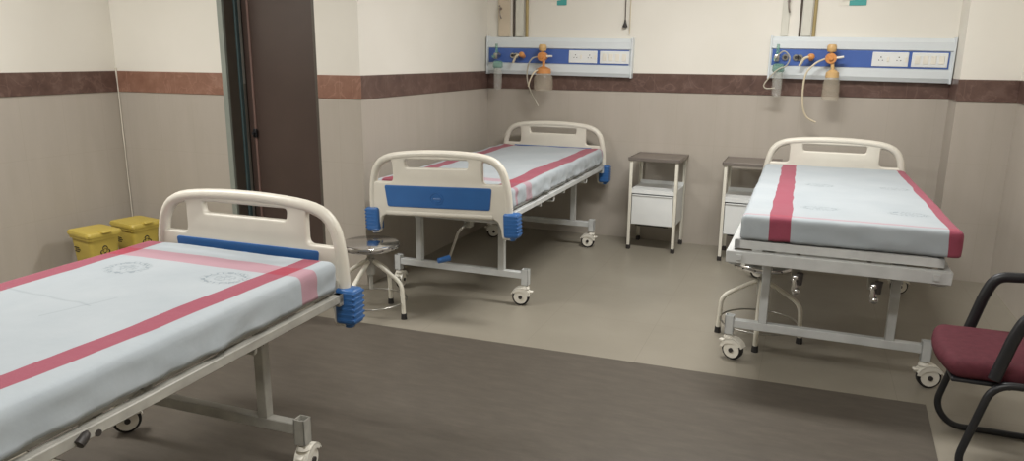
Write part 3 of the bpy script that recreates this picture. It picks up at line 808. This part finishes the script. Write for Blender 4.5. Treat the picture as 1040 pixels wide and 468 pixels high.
def hose(name, label, pts, r, mat, cat='hose'):
    b = nb()
    P = [Vector(p) for p in pts]; out = []
    n_ = len(P)
    for i in range(n_-1):
        p0, p1, p2, p3 = P[max(i-1, 0)], P[i], P[i+1], P[min(i+2, n_-1)]
        for k in range(6):
            t = k/6; out.append(.5*((2*p1)+(p2-p0)*t+(2*p0-5*p1+4*p2-p3)*t*t+(3*p1-p0-3*p2+p3)*t**3))
    out.append(P[-1]); tube(b, out, r, 10)
    return tag(obj(name, b, mat, None, 60), label, cat)
def elbow(label, x, z, dx, mat2):
    t = thing('gas_probe', label, 'gas probe', (x, YP, z))
    b = nb(); cyl(b, (dx, .003, .0), (dx, -.035, .012), .018, .016, 16); sphere(b, (dx, -.045, .015), .026, (1, .8, .9)); obj('probe_body', b, M['orange'], t, 40)
    b = nb(); tube(b, fillet([(dx, -.05, .015), (dx-.045, -.055, .008), (dx-.075, -.05, -.052)], .04, 6), .010, 10); obj('probe_tail', b, M['tube'], t, 50)
    return t
elbow('orange gas probe with a short cream tail on the alcove bedhead panel', -2.345, 1.502, .07, None)
elbow('orange gas probe with a curved cream tail on the right bedhead panel', -.088, 1.502, .078, None)

def suction(label, x, z, jar_r, jar_l, mat_cap, mat_jar, tip):
    jy = -max(.06, jar_r+.004)
    t = thing('suction_regulator', label, 'suction unit', (x, YP, z))
    b = nb(); cyl(b, (0, .003, 0), (0, -.06, 0), .016); cyl(b, (0, -.045, 0), (0, -.085, 0), .040, .037, 22); cyl(b, (0, -.085, 0), (0, -.10, 0), .016, .014, 14); obj('regulator_body', b, M['orange'], t, 40)
    b = nb(); cyl(b, (0, -.06, .03), (0, -.06, .055), .012); lathe(b, [(0, .045), (.026, .045), (.033, .055), (.033, .085), (.026, .098), (0, .10)], 20, origin=(0, -.06, 0)); obj('gauge', b, M['amber'], t, 40)
    b = nb(); cyl(b, (.03, -.06, .002), (.085, -.06, tip), .010, .008, 12); obj('side_nozzle', b, M['white_plastic'], t, 40)
    b = nb(); cyl(b, (.012, -.06, -.03), (.02, jy, -.085), .013); lathe(b, [(0, -.08), (.022, -.08), (jar_r*.75, -.10), (jar_r*.78, -.135), (0, -.136)], 22, origin=(.02, jy, 0)); obj('jar_cap', b, mat_cap, t, 40)
    b = nb(); lathe(b, [(jar_r*.74, -.136), (jar_r*.95, -.17), (jar_r, -jar_l+.03), (jar_r*.9, -jar_l), (0, -jar_l)], 24, origin=(.02, jy, 0)); obj('suction_jar', b, mat_jar, t, 40)
    return t
suction('orange suction regulator with a flared clear jar on the alcove bedhead panel', -2.083, 1.502, .082, .275, M['orange'], M['clear_warm'], .004)
suction('orange suction regulator with a long clear jar on the right bedhead panel', .124, 1.506, .060, .300, M['amber'], M['clear_warm'], .012)
hose('suction_hose', 'thin grey hose looping down from the alcove suction regulator', [(-2.122, YP-.06, 1.500), (-2.17, YP-.075, 1.485), (-2.206, YP-.07, 1.424), (-2.215, YP-.065, 1.32), (-2.18, YP-.06, 1.205), (-2.115, YP-.06, 1.095)], .006, M['tube_grey'])
hose('breathing_tube', 'short pale tube hanging left of the alcove suction jar', [(-2.095, YP-.142, 1.395), (-2.12, YP-.175, 1.37), (-2.15, YP-.175, 1.31), (-2.165, YP-.17, 1.26)], .006, M['tube'])
hose('suction_hose', 'cream hose dropping from the right suction regulator down the wall', [(.091, YP-.06, 1.504), (.03, YP-.075, 1.475), (-.03, YP-.075, 1.405), (-.045, YP-.07, 1.30), (-.035, YP-.065, 1.16), (.0, YP-.06, 1.08), (.065, YP-.06, 1.045)], .007, M['tube'])
hose('oxygen_tubing', 'thin clear tubing looped round the pale green flowmeter', [(-.259, YP-.098, 1.50), (-.20, YP-.115, 1.555), (-.155, YP-.115, 1.51), (-.175, YP-.115, 1.45), (-.235, YP-.115, 1.42), (-.315, YP-.115, 1.32), (-.30, YP-.115, 1.285), (-.24, YP-.115, 1.29)], .005, M['tube_grey'])

# conduits and cables above the panels
def vert_run(name, label, x, w, d, z0, z1, mat, cat, round_=False, lean=0):
    b = nb()
    if round_: tube(b, [(x, YB-d/2-.001, z0), (x+lean, YB-d/2-.001, z1)], w/2, 10)
    else: box(b, (x-w/2, YB-d-.001, z0), (x+w/2, YB-.001, z1), .002, 1)
    return tag(obj(name, b, mat, None, 50 if round_ else None), label, cat)
vert_run('conduit', 'broad beige conduit in the alcove corner above the service panel', -2.475, .105, .02, 1.665, ZC, M['conduit_pink'], 'conduit')
vert_run('cable', 'dark vertical cable above the alcove service panel', -2.390, .015, .014, 1.662, ZC, M['conduit_dark'], 'cable', True)
vert_run('conduit', 'light grey conduit between the dark cable and the ochre pipe, alcove side', -2.335, .07, .02, 1.665, ZC, M['conduit_light'], 'conduit')
vert_run('pipe', 'ochre gas pipe above the alcove service panel', -2.270, .026, .024, 1.662, ZC, M['conduit_olive'], 'pipe', True)
vert_run('conduit', 'faint beige conduit left of the dark cable above the right service panel', -.215, .05, .014, 1.665, ZC, M['conduit_light'], 'conduit')
vert_run('cable', 'dark vertical cable above the right service panel', -.108, .015, .014, 1.660, ZC, M['conduit_dark'], 'cable', True)
vert_run('conduit', 'pale conduit between the dark cable and the ochre pipe, right side', -.062, .065, .018, 1.665, ZC, M['conduit_light'], 'conduit')
vert_run('pipe', 'ochre gas pipe above the right service panel', -.010, .024, .022, 1.660, ZC, M['conduit_olive'], 'pipe', True)
def hook(label, x, z, y):
    b = nb(); cyl(b, (x, y, z+.03), (x, y-.012, z+.03), .012); tube(b, fillet([(x, y-.01, z+.03), (x, y-.03, z+.01), (x+.005, y-.03, z-.03), (x+.012, y-.018, z-.05)], .012), .006, 8)
    sphere(b, (x, y-.03, z+.05), .008)
    tag(obj('wall_hook', b, M['steel_dull'], None, 50), label, 'hook')
hook('small hook on the broad beige conduit in the alcove', -2.505, 1.865, YB-.021)
hook('small hook left of the dark cable over the right panel', -.20, 1.885, YB-.015)
t = thing('pull_cord', 'thin cord with a dark weight hanging over the right end of the alcove panel', 'pull cord', (-1.425, YB-.02, 1.74))
b = nb(); tube(b, [(0, 0, .05), (-.002, 0, ZC-1.74)], .004, 8); obj('cord', b, M['conduit_dark'], t, 50)
b = nb(); lathe(b, [(0, .06), (.006, .055), (.010, .03), (.021, .004), (.018, -.004), (0, -.006)], 16); obj('weight', b, M['dark'], t, 40)
t = thing('pull_cord', 'pale thin cord hanging just right of the dark weighted one', 'pull cord', (-1.385, YB-.02, 1.70))
b = nb(); tube(b, [(0, 0, -.02), (0, 0, ZC-1.70)], .0035, 8); obj('cord', b, M['tube'], t, 50)
def sticker(label, x0, x1, z0, z1):
    t = thing('wall_sign', label, 'wall sign', ((x0+x1)/2, YB-.001, z0))
    w = x1-x0
    b = nb(); box(b, (-w/2, -.003, 0), (w/2, 0, z1-z0), .001, 1); obj('sign_plate', b, M['white_plastic'], t)
    b = nb(); box(b, (-w*.12, -.0045, 0), (w/2, -.0025, z1-z0), .0005, 1); obj('teal_field', b, M['teal'], t)
    b = nb()
    for k in range(3): tube(b, [(-w*.38+.02*k, -.0055, .035+.02*k), (w*.1, -.0055, .045+.02*k), (w*.32, -.0055, .075+.02*k)], .005, 6)
    obj('white_swoosh', b, M['white_plastic'], t, 50)
sticker('small teal and white sign high on the wall over the alcove panel', -2.06, -1.925, 1.915, 2.10)
sticker('small teal and white sign high on the wall over the right panel', .14, .325, 1.878, 2.06)

# ------------------------------------------------------------------ visitor's chair
ch = thing('visitor_chair', 'maroon cushioned chair with black tubular arms and legs at the right edge', 'chair', (.85, 3.06, 0), 0)
def chair_side(y):
    P = fillet([(.24, y, .415), (-.165, y, .415), (-.24, y, .10), (-.18, y, .016), (.26, y, .016)], [0, .07, .10, .06, 0], 8)
    # seat tube, front leg and runner are one bent pipe
    b = nb(); tube(b, P, .0135, 12); obj('leg', b, M['black'], ch, 60)
    b = nb(); A = fillet([(-.165, y, .43), (-.125, y, .60), (-.095, y, .672), (.22, y, .690), (.255, y, .56)], [0, .05, .06, .07, 0], 8)
    tube(b, A, .021, 14, flat=.85); obj('armrest', b, M['black'], ch, 60)
chair_side(.245); chair_side(-.245)
b = nb(); add_roundbox(b, -.285, .205, -.215, .215, lambda v: .398, lambda v: .470-.02*abs(v/.2)**3*0, .034, 24, 24, 6, fn=lambda p, d, x, y, t: Vector((p.x-(.034*(1-(y/.215)**2) if x < -.2 else 0), p.y, p.z+(.010*(1-(x/.26)**2)*(1-(y/.215)**2) if t > .5 else 0))))
obj('seat', b, M['maroon'], ch, 60)
b = nb(); box(b, (-.285, -.205, .384), (.20, .205, .400), .006, 2)
for xx in (-.12, .12): sq(b, (xx, -.245, .405), (xx, .245, .405), .022, .018)
obj('seat_pan', b, M['black'], ch)
b = nb(); cyl(b, (.245, -.245, .016), (.245, .245, .016), .0125); obj('stretcher', b, M['black'], ch, 40)
b = nb(); add_roundbox(b, -.21, .21, .52, .90, lambda v: -.03, lambda v: .03, .028, 20, 20, 6)
bmesh.ops.transform(b, matrix=Matrix(((0, 0, 1, .265), (1, 0, 0, 0), (0, 1, 0, 0), (0, 0, 0, 1))) , verts=b.verts[:])
for v in b.verts: v.co.x += (v.co.z-.5)*.16
obj('backrest', b, M['maroon'], ch, 60)
b = nb()
for s in (-1, 1): tube(b, fillet([(.22, s*.235, .415), (.28, s*.235, .45), (.335, s*.225, .80)], .03), .0135, 10); cyl(b, (.31, s*.235, .66), (.31, s*.18, .66), .012)
obj('back_post', b, M['black'], ch, 60)

# ------------------------------------------------------------------ ceiling lights (tube battens the room is lit by) and an added wall fill
m, nt, bs = new_mat('lamp_diffuser'); bs.inputs['Emission Color'].default_value = (1, .96, .9, 1); bs.inputs['Emission Strength'].default_value = 3; bs.inputs['Base Color'].default_value = (.9, .9, .9, 1)
def lamp(label, loc, rot, power, L=1.2, W=.3, col=(1, .985, .965)):
    t = thing('tube_light', label, 'light', loc, 0, 'tube lights of the ward'); t.rotation_euler = rot
    b = nb(); box(b, (-L/2-.02, -W/2-.02, -.05), (L/2+.02, W/2+.02, 0), .004, 1); obj('housing', b, M['white_enamel'], t)
    b = nb(); box(b, (-L/2, -W/2, -.056), (L/2, W/2, -.048)); obj('diffuser', b, m, t)
    l = bpy.data.lights.new('light', 'AREA'); l.shape = 'RECTANGLE'; l.size = L; l.size_y = W; l.energy = power; l.color = col
    o = bpy.data.objects.new('light', l); COL.objects.link(o); o.location = (0, 0, -.06); o.parent = t
lamp('tube light fixed to the ward ceiling', (-.4, 4.15, ZC), (0, 0, 0), 68)
lamp('tube light fixed to the ward ceiling', (-.3, 1.0, ZC), (0, 0, 0), 49)
lamp('tube light fixed to the ward ceiling', (-3.6, 1.9, ZC), (0, 0, 0), 68)
lamp('added fill light high on the front wall, shaped as a tube batten', (-1.6, YF+.001, 2.35), (PI/2, 0, PI), 14, W=.08)  # weak fill lamp added behind the camera to lift the walls

w = bpy.data.worlds.new('world'); S.world = w; w.use_nodes = True
w.node_tree.nodes['Background'].inputs[0].default_value = (.5, .5, .5, 1); w.node_tree.nodes['Background'].inputs[1].default_value = .2

# ------------------------------------------------------------------ camera
cam = bpy.data.cameras.new('camera'); co = bpy.data.objects.new('camera', cam); COL.objects.link(co); S.camera = co
cam.sensor_width = 36; cam.lens = 750.33/1040*36; cam.clip_start = .05
pitch, roll, psi = math.radians(13.2716), math.radians(.473), math.radians(-21.5032)
def toroom(v):
    c, s = math.cos(psi), math.sin(psi); return Vector((v[0]*c+v[1]*s, -v[0]*s+v[1]*c, v[2]))
F = toroom((0, math.cos(pitch), -math.sin(pitch))); U = toroom((0, math.sin(pitch), math.cos(pitch))); X = toroom((1, 0, 0))
Rr = X*math.cos(roll)+U*math.sin(roll); Ur = -X*math.sin(roll)+U*math.cos(roll)
co.matrix_world = Matrix(((Rr.x, Ur.x, -F.x, 0), (Rr.y, Ur.y, -F.y, 0), (Rr.z, Ur.z, -F.z, 1.5031), (0, 0, 0, 1)))

S.view_settings.view_transform = 'Standard'; S.view_settings.look = 'None'; S.view_settings.gamma = 1
S.view_settings.exposure = 0; S.view_settings.use_curve_mapping = False
